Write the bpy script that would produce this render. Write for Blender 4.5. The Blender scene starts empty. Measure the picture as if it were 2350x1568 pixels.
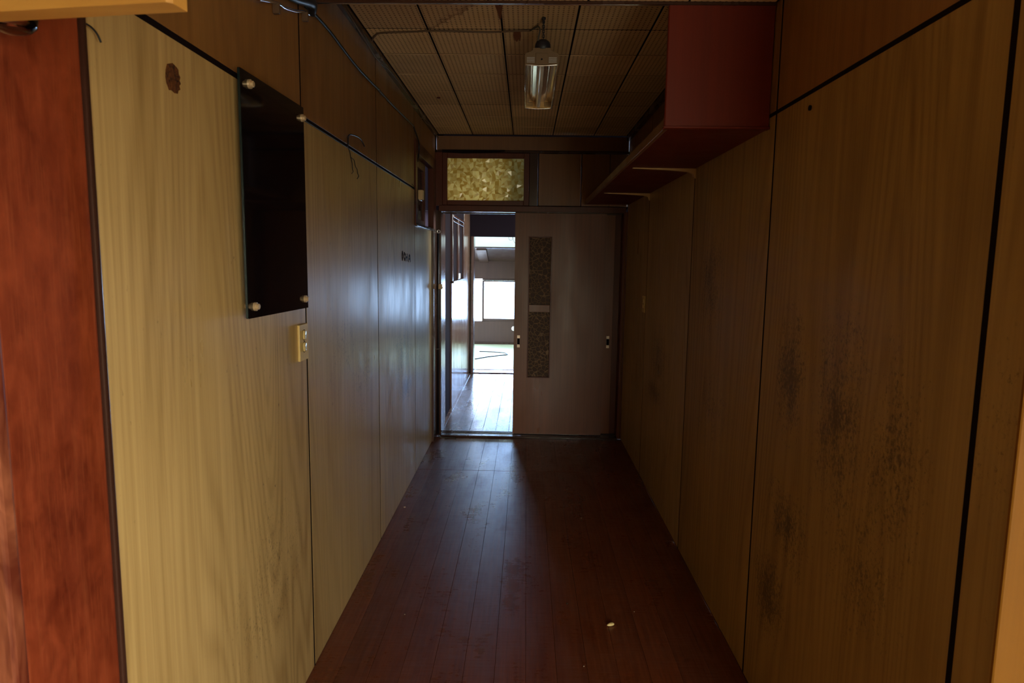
import bpy, bmesh, math, random
from mathutils import Vector, Matrix, Euler
random.seed(7)
SC = bpy.context.scene
COL = SC.collection

# ------------------------------------------------------------------ camera, sky, light, exposure
cam_data = bpy.data.cameras.new('camera')
cam_data.sensor_width = 36.0
cam_data.lens = 1506 / 2350 * 36.0
cam_data.clip_start = 0.02
cam = bpy.data.objects.new('camera', cam_data)
COL.objects.link(cam)
pitch, yaw, roll = .1237, -.0206, .0135
cp, sp = math.cos(pitch), math.sin(pitch)
fwd = Vector((math.sin(yaw) * cp, math.cos(yaw) * cp, -sp))
rt = Vector((math.cos(yaw), -math.sin(yaw), 0))
up = rt.cross(fwd)
rr = rt * math.cos(roll) + up * math.sin(roll)
uu = -rt * math.sin(roll) + up * math.cos(roll)
cam_data.dof.use_dof = True
cam_data.dof.focus_distance = 4.0
cam_data.dof.aperture_fstop = 8.0
cam.matrix_world = Matrix(((rr.x, uu.x, -fwd.x, 0), (rr.y, uu.y, -fwd.y, 0), (rr.z, uu.z, -fwd.z, 1.58), (0, 0, 0, 1)))
SC.camera = cam

SKY, GROUND = 60.0, 18.0
world = bpy.data.worlds.new('world'); SC.world = world
world.use_nodes = True
nt = world.node_tree; nt.nodes.clear()
wo = nt.nodes.new('ShaderNodeOutputWorld'); bg = nt.nodes.new('ShaderNodeBackground')
tc = nt.nodes.new('ShaderNodeTexCoord'); sx = nt.nodes.new('ShaderNodeSeparateXYZ')
mr = nt.nodes.new('ShaderNodeMapRange'); mr.inputs['From Min'].default_value = -.03; mr.inputs['From Max'].default_value = .06
mx = nt.nodes.new('ShaderNodeMix'); mx.data_type = 'RGBA'
mx.inputs['A'].default_value = (.66 * GROUND, .80 * GROUND, 1.0 * GROUND, 1)     # pale sunlit yard
mx.inputs['B'].default_value = (.60 * SKY, .78 * SKY, 1.12 * SKY, 1)             # bright overcast sky
nt.links.new(tc.outputs['Generated'], sx.inputs[0]); nt.links.new(sx.outputs['Z'], mr.inputs['Value'])
nt.links.new(mr.outputs['Result'], mx.inputs['Factor']); nt.links.new(mx.outputs['Result'], bg.inputs['Color'])
nt.links.new(bg.outputs[0], wo.inputs[0])

def portal(name, loc, rot, w, h):
    """marks an opening through which the sky is sampled"""
    l = bpy.data.lights.new(name, 'AREA'); l.shape = 'RECTANGLE'; l.size = w; l.size_y = h
    l.cycles.is_portal = True
    o = bpy.data.objects.new(name, l); o.location = loc; o.rotation_euler = rot; COL.objects.link(o)
# area lights shine along local -Z
H = math.pi / 2
FOYER_DOOR = (.72, 1.78, 0.0, 2.0)           # x0,x1,z0,z1 in the rear wall at y = -2.2
SIDE_DOOR = (-1.7, -.35, 0.0, 2.0)           # y0,y1,z0,z1 in the foyer wall at x = 1.9
ADDED_HALL_WIN = (5.96, 8.6, 1.98, 2.57)              # unseen window added to light the fanlight, in the hall's wall at x = 1.55
FAR_SIDE = (9.9, 13.3, .0, 1.75)             # glazed side of the far room, x = -2.6
portal('portal_foyer', ((FOYER_DOOR[0] + FOYER_DOOR[1]) / 2, -2.32, 1.0), (H, 0, 0), FOYER_DOOR[1] - FOYER_DOOR[0], 2.0)
portal('portal_side', (2.03, (SIDE_DOOR[0] + SIDE_DOOR[1]) / 2, 1.0), (0, H, 0), 2.0, SIDE_DOOR[1] - SIDE_DOOR[0])
portal('portal_added_hall', (1.58, (ADDED_HALL_WIN[0] + ADDED_HALL_WIN[1]) / 2, (ADDED_HALL_WIN[2] + ADDED_HALL_WIN[3]) / 2), (0, H, 0), ADDED_HALL_WIN[3] - ADDED_HALL_WIN[2], ADDED_HALL_WIN[1] - ADDED_HALL_WIN[0])
portal('portal_far_side', (-2.63, (FAR_SIDE[0] + FAR_SIDE[1]) / 2, .88), (0, -H, 0), 1.75, FAR_SIDE[1] - FAR_SIDE[0])
portal('portal_far_window', (-.2, 13.84, .72), (-H, 0, 0), 1.9, .95)

SC.view_settings.view_transform = 'Standard'
SC.view_settings.look = 'None'
SC.view_settings.exposure = 0.0
SC.view_settings.gamma = 1.0
SC.view_settings.use_curve_mapping = False
SC.cycles.max_bounces = 12
SC.cycles.diffuse_bounces = 8
SC.cycles.glossy_bounces = 6
SC.cycles.transparent_max_bounces = 12
SC.cycles.sample_clamp_indirect = 6.0
SC.cycles.use_denoising = True

# ------------------------------------------------------------------ materials
class NT:
    def __init__(self, name):
        self.m = bpy.data.materials.new(name); self.m.use_nodes = True
        self.t = self.m.node_tree; self.t.nodes.clear()
        self.out = self.n('ShaderNodeOutputMaterial')
    def n(self, kind, **kw):
        o = self.t.nodes.new(kind)
        for k, v in kw.items(): setattr(o, k, v)
        return o
    def l(self, a, b): self.t.links.new(a, b)
    def val(self, sock, v):
        if hasattr(v, 'links'): self.l(v, sock)
        else: sock.default_value = v
    def math(self, op, a, b=0.0, c=None):
        o = self.n('ShaderNodeMath', operation=op)
        self.val(o.inputs[0], a); self.val(o.inputs[1], b)
        if c is not None: self.val(o.inputs[2], c)
        return o.outputs[0]
    def mix(self, f, a, b):
        o = self.n('ShaderNodeMix', data_type='RGBA')
        self.val(o.inputs['Factor'], f); self.val(o.inputs['A'], a); self.val(o.inputs['B'], b)
        return o.outputs['Result']
    def ramp(self, v, lo, hi, a=0.0, b=1.0):
        o = self.n('ShaderNodeMapRange'); self.val(o.inputs['Value'], v)
        o.inputs['From Min'].default_value = lo; o.inputs['From Max'].default_value = hi
        o.inputs['To Min'].default_value = a; o.inputs['To Max'].default_value = b
        return o.outputs['Result']
    def coords(self, scale=(1, 1, 1), rand=True):
        tcn = self.n('ShaderNodeTexCoord'); src = tcn.outputs['Object']
        mp = self.n('ShaderNodeMapping'); mp.inputs['Scale'].default_value = scale
        self.l(src, mp.inputs['Vector'])
        if rand:
            oi = self.n('ShaderNodeObjectInfo')
            k = self.math('MULTIPLY', oi.outputs['Random'], 37.0)
            cx = self.n('ShaderNodeCombineXYZ')
            for i in range(3): self.l(k, cx.inputs[i])
            self.l(cx.outputs[0], mp.inputs['Location'])
        return mp.outputs[0]
    def noise(self, vec, scale, detail=2.0, rough=.5, dist=0.0):
        o = self.n('ShaderNodeTexNoise'); self.l(vec, o.inputs['Vector'])
        o.inputs['Scale'].default_value = scale; o.inputs['Detail'].default_value = detail
        o.inputs['Roughness'].default_value = rough; o.inputs['Distortion'].default_value = dist
        return o.outputs[0]
    def bsdf(self, color, rough=.5, spec=.5, metal=0.0, normal=None, **kw):
        p = self.n('ShaderNodeBsdfPrincipled')
        self.val(p.inputs['Base Color'], color); self.val(p.inputs['Roughness'], rough)
        p.inputs['Metallic'].default_value = metal; p.inputs['Specular IOR Level'].default_value = spec
        if normal is not None: self.l(normal, p.inputs['Normal'])
        for k, v in kw.items(): self.val(p.inputs[k], v)
        return p.outputs[0]
    def bump(self, h, strength=.2, dist=.002):
        b = self.n('ShaderNodeBump'); b.inputs['Strength'].default_value = strength; b.inputs['Distance'].default_value = dist
        self.l(h, b.inputs['Height']); return b.outputs[0]
    def done(self, s): self.l(s, self.out.inputs[0]); return self.m

def c4(c): return (c[0], c[1], c[2], 1.0)

def wood(name, light, dark, rough=.36, spec=.5, axis='Z', ring=.5, streak=.5, freq=20.0, spots=0.0, mold=0.0, places=(), bump=.08, var=.12, bands=0.0):
    k = NT(name)
    st = {'Z': (1, 1, .09), 'Y': (1, .07, 1), 'X': (.09, 1, 1)}[axis]
    fs = {'Z': (130, 130, 1.6), 'Y': (130, 1.6, 130), 'X': (1.6, 130, 130)}[axis]
    v = k.coords(st)
    a = k.noise(v, 2.3, 1.0, .4, .15)
    rings = k.math('SINE', k.math('MULTIPLY', a, freq * 6.2832))
    rings = k.math('POWER', k.ramp(rings, -1, 1), 1.8)
    b = k.noise(k.coords(fs), 1.0, 4.0, .65)
    b = k.ramp(b, .3, .7)
    mid = k.ramp(k.noise(k.coords(tuple(q * .3 for q in fs)), 1.0, 2.0, .5), .3, .7)
    big = k.noise(k.coords((1, 1, .5)), 1.6, 3.0, .55)
    amp = k.ramp(k.noise(v, 1.1, 1.0, .5), .3, .65, .35, 1.0)
    f = k.math('ADD', k.math('MULTIPLY', k.math('MULTIPLY', rings, amp), ring), k.math('MULTIPLY', b, streak * .6))
    f = k.math('ADD', f, k.math('MULTIPLY', mid, streak * .5))
    f = k.math('ADD', f, k.ramp(big, .3, .7, -.3, .15))
    o = k.n('ShaderNodeClamp'); k.l(f, o.inputs[0]); f = o.outputs[0]
    col = k.mix(f, c4(light), c4(dark))
    oi = k.n('ShaderNodeObjectInfo')
    hsv = k.n('ShaderNodeHueSaturation'); k.l(col, hsv.inputs['Color'])
    k.l(k.ramp(oi.outputs['Random'], 0, 1, 1 - var, 1 + var), hsv.inputs['Value'])
    col = hsv.outputs[0]
    rv = rough
    if spots or mold:
        raw = k.coords((1, 1, .55))
        sp_ = k.noise(raw, 55, 3.0, .65)
        cl = k.noise(raw, 1.9, 2.0, .5)
        if spots:
            m1 = k.math('MULTIPLY', k.ramp(sp_, .66, .74), k.ramp(cl, .45, .62, 0, spots))
            col = k.mix(m1, col, c4((dark[0] * .25, dark[1] * .22, dark[2] * .2)))
        if mold:
            m2 = k.math('MULTIPLY', k.ramp(k.noise(raw, 40, 6.0, .8), .53, .62), k.ramp(cl, .46, .62, 0, mold))
            col = k.mix(m2, col, c4((dark[0] * .16, dark[1] * .16, dark[2] * .2)))
    if places:
        tco = k.n('ShaderNodeTexCoord'); sp3 = k.n('ShaderNodeSeparateXYZ'); k.l(tco.outputs['Object'], sp3.inputs[0])
        tot = None
        for (py, pz, ry, rz, amt) in places:
            ddy = k.math('DIVIDE', k.math('SUBTRACT', sp3.outputs[1], py), ry)
            ddz = k.math('DIVIDE', k.math('SUBTRACT', sp3.outputs[2], pz), rz)
            dd = k.math('SQRT', k.math('ADD', k.math('MULTIPLY', ddy, ddy), k.math('MULTIPLY', ddz, ddz)))
            mk = k.ramp(dd, 0, 1, amt, 0)
            tot = mk if tot is None else k.math('MAXIMUM', tot, mk)
        speck = k.noise(k.coords((1, 1, .7), rand=False), 95, 6, .8)
        smear = k.noise(k.coords((1, 1, .6), rand=False), 17, 4, .6)
        th_ = k.math('ADD', k.math('MULTIPLY', tot, .20), k.math('ADD', k.math('MULTIPLY', speck, .75), k.math('MULTIPLY', smear, .25)))
        mm = k.math('MULTIPLY', k.ramp(th_, .585, .68, 0, .72), k.ramp(tot, .02, .2))
        col = k.mix(mm, col, c4((dark[0] * .2, dark[1] * .18, dark[2] * .25)))
    rn = k.noise(k.coords((1, 1, .3)), 4.0, 4.0, .6)
    rv = k.ramp(rn, .3, .7, rough - .07, rough + .1)
    return k.done(k.bsdf(col, rv, spec, normal=k.bump(b, bump, .001)))

def plain(name, col, rough=.5, spec=.5, metal=0.0, var=.0, scale=30.0):
    k = NT(name)
    n = k.noise(k.coords(), scale, 3.0, .6)
    c = k.mix(k.ramp(n, .3, .7), c4([x * (1 - var) for x in col]), c4([min(1, x * (1 + var)) for x in col]))
    return k.done(k.bsdf(c, rough, spec, metal))

BEIGE_L, BEIGE_D = (.51, .340, .140), (.28, .165, .055)
M = {}
M['panel'] = wood('panel_wood', BEIGE_L, BEIGE_D, rough=.34, ring=.42, streak=.6, freq=34, spots=.8, places=((4.25, .95, .5, .30, .8), (4.35, .72, .4, .14, 1.0), (3.2, 1.0, .4, .35, .5), (2.9, 1.15, .5, .3, .4), (2.0, .55, .5, .4, .35), (4.9, .8, .5, .5, .5)))
M['panel_upper'] = wood('panel_wood_upper', (.28, .130, .036), (.16, .066, .016), rough=.38, ring=.4, streak=.6, freq=20)
M['panel_right'] = wood('panel_wood_mouldy_shaded', (.37, .22, .066), (.20, .104, .024), rough=.46, ring=.5, streak=.6, freq=30, spots=.3, places=((2.13, 1.22, .17, .30, 1.0), (2.08, .72, .28, .2, .85), (1.8, 1.15, .24, .42, .85), (1.52, 1.12, .2, .4, .7), (1.62, .80, .3, .3, .55), (2.2, .42, .2, .22, 1.0), (3.1, 1.5, .3, .4, .7), (3.0, .9, .4, .3, .5), (1.19, 1.3, .1, .3, .35)))  # same wood as the pale panels, darkened to imitate shade; mildew specks on top
M['dark'] = plain('dark_gap_and_shade', (.009, .005, .006), .85, .05)  # joint colour; on hall surfaces it paints in their shade
M['back_wood'] = wood('end_wall_wood', (.22, .090, .026), (.15, .055, .014), rough=.4, ring=.25, streak=.7, freq=6)
M['door'] = wood('door_wood', (.20, .060, .020), (.125, .036, .011), rough=.34, ring=.1, streak=.9, freq=5, spec=.4)
M['redwood'] = wood('red_brown_wood', (.11, .021, .008), (.065, .010, .004), rough=.36, spec=.35, ring=.2, streak=.7, freq=6)
M['darkwood'] = wood('dark_varnished_wood', (.055, .022, .014), (.03, .011, .008), rough=.22, ring=.2, streak=.7, freq=6)
M['shelf'] = wood('shelf_red_wood', (.125, .010, .0015), (.085, .006, .001), rough=.5, spec=.3, ring=.15, streak=.6, freq=5)
M['tan'] = wood('tan_wood', (.52, .255, .055), (.40, .17, .032), rough=.38, ring=.3, streak=.5, freq=20, axis='X')
M['tan_up'] = wood('tan_wood_upright', (.23, .090, .007), (.18, .066, .004), spec=.2, rough=.5, ring=.2, streak=.5, freq=6)
M['hall'] = wood('hall_panel_wood', (.12, .065, .04), (.07, .035, .022), rough=.17, ring=.2, streak=.8, freq=8)
M['far_wood'] = wood('far_wall_wood', (.07, .032, .022), (.045, .02, .014), rough=.45, ring=.2, streak=.7, freq=8)

def red_post():
    k = NT('red_stained_board')
    a = k.noise(k.coords((1, 1, .55)), 24, 6, .7, .3)
    b = k.noise(k.coords((230, 230, 9)), 1.0, 4, .7)
    big = k.noise(k.coords((1, 1, .7)), 3.2, 4, .65)
    f = k.math('ADD', k.math('MULTIPLY', k.ramp(a, .3, .7), .45), k.math('MULTIPLY', k.ramp(big, .32, .68), .6))
    col = k.mix(f, c4((.06, .005, .0015)), c4((.27, .046, .013)))
    col = k.mix(k.ramp(b, .5, .8, 0, .4), col, c4((.33, .085, .028)))
    return k.done(k.bsdf(col, k.ramp(a, .3, .7, .4, .55), .35, normal=k.bump(b, .1, .001)))
M['redpost'] = red_post()

def worn_edge():
    k = NT('worn_orange_edge')
    a = k.noise(k.coords((1, 1, .3)), 14, 4, .65, .5)
    col = k.mix(k.ramp(a, .42, .66), c4((.10, .015, .005)), c4((.30, .09, .04)))
    return k.done(k.bsdf(col, .5, .4))
M['worn'] = worn_edge()

def floor_mat(name, light, dark, rough=.34, spec=.5):
    k = NT(name)
    grain = k.noise(k.coords((90, 2.0, 90)), 1.0, 3, .6)
    blot = k.noise(k.coords((1.6, .6, 1), rand=False), 3.0, 5, .65, .3)
    fine = k.noise(k.coords((14, 60, 10), rand=False), 1.0, 4, .7)
    col = k.mix(k.ramp(grain, .3, .7), c4(light), c4(dark))
    oi = k.n('ShaderNodeObjectInfo')
    hsv = k.n('ShaderNodeHueSaturation'); k.l(col, hsv.inputs['Color'])
    k.l(k.ramp(oi.outputs['Random'], 0, 1, .88, 1.14), hsv.inputs['Value'])
    dust = k.math('MULTIPLY', k.ramp(blot, .42, .68), k.ramp(fine, .35, .65, .2, 1.0))
    col = k.mix(k.math('MULTIPLY', dust, .22), hsv.outputs[0], c4((.20, .15, .13)))
    r = k.ramp(k.math('ADD', blot, k.math('MULTIPLY', fine, .5)), .5, 1.0, rough - .08, rough + .16)
    scr = k.noise(k.coords((55, 4, 55), rand=False), 1.0, 4, .7, .4)
    cross = k.noise(k.coords((6, 95, 6), rand=False), 1.0, 3, .65)
    worn = k.math('ADD', k.math('MULTIPLY', blot, .8), k.math('ADD', k.math('MULTIPLY', scr, .35), k.math('MULTIPLY', cross, .4)))
    spv = k.ramp(worn, .62, .92, spec * 1.5, spec * .25)
    h = k.math('ADD', k.math('MULTIPLY', fine, .6), k.math('ADD', grain, k.math('MULTIPLY', cross, .8)))
    p = k.n('ShaderNodeBsdfPrincipled')
    k.l(col, p.inputs['Base Color']); k.l(r, p.inputs['Roughness']); k.l(spv, p.inputs['Specular IOR Level'])
    k.l(k.bump(h, .14, .0015), p.inputs['Normal'])
    return k.done(p.outputs[0])
M['floor'] = floor_mat('floor_planks_brown', (.185, .047, .015), (.12, .026, .008), rough=.29)
M['hall_floor'] = floor_mat('hall_floor_planks', (.16, .09, .06), (.10, .05, .03), rough=.26)
M['bounce_floor'] = plain('foyer_bounce_floor', (.34, .30, .25), .8, .3, var=.1, scale=6)  # pale unseen foyer floor, added to bounce light onto the ceiling
M['floor_base'] = plain('floor_gap_dark', (.02, .008, .006), .8, .2)
M['mat_green'] = plain('far_room_green_mat', (.62, .66, .45), .7, .3, var=.08, scale=60)
M['white_board'] = plain('white_ceiling_board', (.80, .78, .76), .7, .3, var=.05, scale=3)

def tile_mat(name, stained=False):
    k = NT(name)
    tcn = k.n('ShaderNodeTexCoord')
    sc_ = k.n('ShaderNodeVectorMath', operation='SCALE'); k.l(tcn.outputs['Object'], sc_.inputs[0]); sc_.inputs['Scale'].default_value = 1 / .0217
    fr = k.n('ShaderNodeVectorMath', operation='FRACTION'); k.l(sc_.outputs[0], fr.inputs[0])
    sep = k.n('ShaderNodeSeparateXYZ'); k.l(fr.outputs[0], sep.inputs[0])
    dx = k.math('SUBTRACT', sep.outputs[0], .5); dy = k.math('SUBTRACT', sep.outputs[1], .5)
    d = k.math('SQRT', k.math('ADD', k.math('MULTIPLY', dx, dx), k.math('MULTIPLY', dy, dy)))
    hole = k.ramp(d, .17, .24, 1, 0)
    n = k.noise(k.coords(), 3.0, 4, .6)
    col = k.mix(k.ramp(n, .3, .7), c4((.74, .50, .28)), c4((.64, .41, .21)))
    oi = k.n('ShaderNodeObjectInfo')
    hsv = k.n('ShaderNodeHueSaturation'); k.l(col, hsv.inputs['Color'])
    k.l(k.ramp(oi.outputs['Random'], 0, 1, .86, 1.12), hsv.inputs['Value'])
    col = hsv.outputs[0]
    if stained:
        s2 = k.n('ShaderNodeSeparateXYZ'); k.l(tcn.outputs['Object'], s2.inputs[0])
        e = k.math('ADD', s2.outputs[0], k.math('MULTIPLY', k.math('SUBTRACT', s2.outputs[1], 2.88), .70))
        wob = k.noise(k.coords((1, 1, 1), rand=False), 26, 3, .6)
        e = k.math('ADD', e, k.math('MULTIPLY', k.math('SUBTRACT', wob, .5), .16))
        m = k.ramp(e, -.232, -.222, 1, 0)
        rim = k.math('MULTIPLY', m, k.ramp(e, -.27, -.225, 0, .8))
        col = k.mix(k.math('MULTIPLY', m, .35), col, c4((.45, .25, .14)))
        col = k.mix(rim, col, c4((.22, .09, .04)))
    col = k.mix(k.math('MULTIPLY', hole, .85), col, c4((.035, .018, .01)))
    return k.done(k.bsdf(col, .8, .25))
M['tile'] = tile_mat('perforated_ceiling_tile')
M['tile_stained'] = tile_mat('perforated_ceiling_tile_stained', True)

M['black_glass'] = plain('black_glass', (.006, .004, .005), .06, .5)
M['glass_edge'] = plain('green_glass_edge', (.006, .016, .018), .2, .5)
M['bolt'] = plain('bolt_cream', (.62, .45, .27), .3, .5, .3)
M['plate'] = plain('plate_aged_ivory', (.66, .47, .17), .4, .5, var=.06)
M['rocker'] = plain('rocker_aged_ivory', (.70, .53, .24), .2, .6)
M['ivory'] = plain('switch_ivory', (.60, .42, .22), .4, .5)
M['black_cable'] = plain('cable_black', (.010, .010, .014), .38, .4)
M['grey_cable'] = plain('cable_grey', (.07, .062, .055), .5, .3)
M['brown_cable'] = plain('cable_brown', (.10, .055, .03), .5, .4)
M['metal'] = plain('bright_metal', (.75, .74, .76), .22, .5, 1.0)
M['brass'] = plain('dull_brass_paint', (.50, .31, .13), .38, .5, .4)
M['pull'] = plain('door_pull_metal', (.34, .27, .22), .3, .5, 1.0)
M['stain_dark'] = plain('dark_ink', (.02, .012, .014), .6, .3)
M['pebble'] = plain('pebble_cream', (.78, .62, .28), .45, .4, var=.15, scale=80)
M['crumb'] = plain('crumb_pale', (.45, .34, .24), .8, .2)
M['crumb_dark'] = plain('crumb_dark', (.05, .03, .02), .8, .2)
M['curtain'] = plain('curtain_gauze', (.85, .86, .80), .8, .2)
M['flap'] = plain('torn_brown_paper', (.16, .06, .03), .9, .1)
M['white'] = plain('white_plastic', (.85, .84, .80), .35, .5)
M['lamp_cap'] = plain('lamp_cap_black', (.012, .010, .016), .5, .4)
M['lamp_body'] = plain('lamp_body_bronze', (.16, .10, .055), .4, .5, .2)
M['lamp_amber'] = plain('lamp_base_amber', (.50, .30, .10), .35, .5)
M['reflector'] = plain('lamp_reflector', (.62, .47, .33), .16, .5, .85)
M['tube'] = plain('lamp_tube_white', (.80, .74, .68), .08, .7)
M['louvre'] = plain('lamp_louvre_grey', (.42, .41, .42), .4, .5)
M['chrome'] = plain('lamp_chrome', (.9, .9, .92), .25, .5, 1.0)

def peeled():
    k = NT('peeled_veneer')
    a = k.noise(k.coords(), 90, 5, .7, .6)
    col = k.mix(k.ramp(a, .35, .65), c4((.012, .003, .001)), c4((.19, .060, .009)))
    return k.done(k.bsdf(col, .7, .3, normal=k.bump(a, .8, .004)))
M['peeled'] = peeled()

def pane_mat(name, tint=(1, 1, 1)):
    k = NT(name)
    tr = k.n('ShaderNodeBsdfTransparent'); tr.inputs[0].default_value = c4(tint)
    gl = k.n('ShaderNodeBsdfGlossy'); gl.inputs['Roughness'].default_value = .03
    fr = k.n('ShaderNodeFresnel'); fr.inputs[0].default_value = 1.45
    mxs = k.n('ShaderNodeMixShader'); k.l(fr.outputs[0], mxs.inputs[0]); k.l(tr.outputs[0], mxs.inputs[1]); k.l(gl.outputs[0], mxs.inputs[2])
    return k.done(mxs.outputs[0])
M['pane'] = pane_mat('clear_window_pane', (.96, .97, .96))
M['entrance_filter'] = pane_mat('warm_filter_entrance_pane', (.92, .80, .60))  # tint added to set the level and warmth of incoming daylight
M['side_filter'] = pane_mat('warm_filter_side_pane', (.95, .83, .63))  # same kind of daylight-warming tint, for the side opening
M['added_hall_pane'] = pane_mat('added_hall_window_pane', (1.0, .92, .76))  # pane of the added hall window
M['blue_pane'] = pane_mat('bluish_window_pane', (.80, .90, 1.0))
M['far_pane'] = pane_mat('far_side_pane', (.8, .8, .72))
M['cover'] = pane_mat('lamp_cover_clear', (.92, .88, .82))

def textured_glass():
    k = NT('yellow_textured_glass')
    oi = k.n('ShaderNodeAttribute'); oi.attribute_name = 'facet'
    f = oi.outputs['Fac']
    tl = k.n('ShaderNodeBsdfTranslucent')
    k.l(k.mix(f, c4((.42, .26, .06)), c4((1.0, .90, .54))), tl.inputs[0])
    rf = k.n('ShaderNodeBsdfRefraction'); rf.inputs['Color'].default_value = (1, .80, .42, 1); rf.inputs['Roughness'].default_value = .22; rf.inputs['IOR'].default_value = 1.5
    gs = k.n('ShaderNodeBsdfGlossy'); gs.inputs['Roughness'].default_value = .1
    m1 = k.n('ShaderNodeMixShader'); k.l(k.ramp(f, 0, 1, .06, .5), m1.inputs[0])
    k.l(tl.outputs[0], m1.inputs[1]); k.l(rf.outputs[0], m1.inputs[2])
    m2 = k.n('ShaderNodeMixShader'); m2.inputs[0].default_value = .04
    k.l(m1.outputs[0], m2.inputs[1]); k.l(gs.outputs[0], m2.inputs[2])
    return k.done(m2.outputs[0])
M['facet_glass'] = textured_glass()

def web_glass():
    k = NT('web_patterned_glass')
    vo = k.n('ShaderNodeTexVoronoi', feature='DISTANCE_TO_EDGE'); vo.inputs['Scale'].default_value = 28
    k.l(k.coords((1, 0.0, 1), rand=False), vo.inputs['Vector'])
    e = k.ramp(vo.outputs[0], .0, .09, 1, 0)
    col = k.mix(e, c4((.06, .028, .016)), c4((.30, .19, .11)))
    return k.done(k.bsdf(col, .5, .2, normal=k.bump(e, .5, .003)))
M['web_glass'] = web_glass()

# ------------------------------------------------------------------ helpers
def link(name, me, mat, parent=None):
    o = bpy.data.objects.new(name, me); COL.objects.link(o)
    if mat is not None and not me.materials: me.materials.append(M[mat] if isinstance(mat, str) else mat)
    if parent is not None: o.parent = parent
    return o
def mesh_of(name, bm, smooth=False):
    me = bpy.data.meshes.new(name); bm.normal_update()
    bmesh.ops.recalc_face_normals(bm, faces=bm.faces)
    bm.to_mesh(me); bm.free()
    if smooth:
        for p in me.polygons: p.use_smooth = True
    return me
def add_box(bm, x0, x1, y0, y1, z0, z1, bev=.0, seg=1, rot=None):
    r = bmesh.ops.create_cube(bm, size=1.0)
    vs = r['verts']
    c = Vector(((x0 + x1) / 2, (y0 + y1) / 2, (z0 + z1) / 2))
    for v in vs:
        p = Vector((v.co.x * (x1 - x0), v.co.y * (y1 - y0), v.co.z * (z1 - z0)))
        if rot is not None: p = rot @ p
        v.co = p + c
    if bev:
        es = list({e for v in vs for e in v.link_edges})
        bmesh.ops.bevel(bm, geom=es, offset=bev, segments=seg, affect='EDGES', profile=.6)
def box(name, x0, x1, y0, y1, z0, z1, mat, parent=None, bev=.0015, seg=1, rot=None):
    bm = bmesh.new(); add_box(bm, x0, x1, y0, y1, z0, z1, bev, seg, rot)
    return link(name, mesh_of(name, bm), mat, parent)
def multi(name, boxes, mat, parent=None, bev=.001):
    bm = bmesh.new()
    for b in boxes: add_box(bm, *b, bev=bev)
    return link(name, mesh_of(name, bm), mat, parent)
def smooth_path(pts, n=6):
    P = [Vector(p) for p in pts]
    if len(P) < 3 or n <= 1: return P
    out = []
    for i in range(len(P) - 1):
        p0 = P[max(i - 1, 0)]; p1 = P[i]; p2 = P[i + 1]; p3 = P[min(i + 2, len(P) - 1)]
        for j in range(n):
            t = j / n
            out.append(.5 * ((2 * p1) + (p2 - p0) * t + (2 * p0 - 5 * p1 + 4 * p2 - p3) * t * t + (-p0 + 3 * p1 - 3 * p2 + p3) * t ** 3))
    out.append(P[-1]); return out
def add_tube(bm, pts, r, sides=8, n=6):
    P = smooth_path(pts, n); rings = []
    prev = None
    for i, p in enumerate(P):
        t = (P[min(i + 1, len(P) - 1)] - P[max(i - 1, 0)]).normalized()
        a = prev if prev is not None else (Vector((0, 0, 1)) if abs(t.z) < .9 else Vector((1, 0, 0)))
        a = (a - t * a.dot(t)).normalized(); prev = a
        b = t.cross(a)
        rad = r(i / max(1, len(P) - 1)) if callable(r) else r
        rings.append([bm.verts.new(p + (a * math.cos(k * 2 * math.pi / sides) + b * math.sin(k * 2 * math.pi / sides)) * rad) for k in range(sides)])
    for i in range(len(rings) - 1):
        for k in range(sides):
            bm.faces.new((rings[i][k], rings[i][(k + 1) % sides], rings[i + 1][(k + 1) % sides], rings[i + 1][k]))
    bm.faces.new(rings[0][::-1]); bm.faces.new(rings[-1])
def tube(name, pts, r, mat, parent=None, sides=8, n=6):
    bm = bmesh.new(); add_tube(bm, pts, r, sides, n)
    return link(name, mesh_of(name, bm, True), mat, parent)
def add_lathe(bm, prof, origin, axis='Z', sides=20):
    """prof: list of (radius, height) revolved about an axis through origin"""
    o = Vector(origin); rings = []
    for (r, h) in prof:
        ring = []
        for k in range(sides):
            a = 2 * math.pi * k / sides
            u, w = r * math.cos(a), r * math.sin(a)
            v = {'Z': Vector((u, w, h)), 'X': Vector((h, u, w)), 'Y': Vector((u, h, w))}[axis]
            ring.append(bm.verts.new(o + v))
        rings.append(ring)
    for i in range(len(rings) - 1):
        for k in range(sides):
            bm.faces.new((rings[i][k], rings[i][(k + 1) % sides], rings[i + 1][(k + 1) % sides], rings[i + 1][k]))
    bm.faces.new(rings[0][::-1]); bm.faces.new(rings[-1])
def lathe(name, prof, origin, mat, parent=None, axis='Z', sides=20, smooth=True):
    bm = bmesh.new(); add_lathe(bm, prof, origin, axis, sides)
    return link(name, mesh_of(name, bm, smooth), mat, parent)
def prism(name, outline, ext, mat, parent=None):
    """outline: 3-D points of one face, ext: extrusion vector"""
    bm = bmesh.new(); e = Vector(ext)
    a = [bm.verts.new(Vector(p)) for p in outline]; b = [bm.verts.new(Vector(p) + e) for p in outline]
    bm.faces.new(a); bm.faces.new(b[::-1])
    n = len(a)
    for i in range(n): bm.faces.new((a[i], b[i], b[(i + 1) % n], a[(i + 1) % n]))
    return link(name, mesh_of(name, bm), mat, parent)
def empty(name, loc=(0, 0, 0)):
    o = bpy.data.objects.new(name, None); COL.objects.link(o); o.empty_display_size = .05
    return o
def struct(o, label, cat='wall'):
    o['kind'] = 'structure'; o['label'] = label; o['category'] = cat; return o
def thing(o, label, cat, group=None):
    o['label'] = label; o['category'] = cat
    if group: o['group'] = group
    return o
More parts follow.
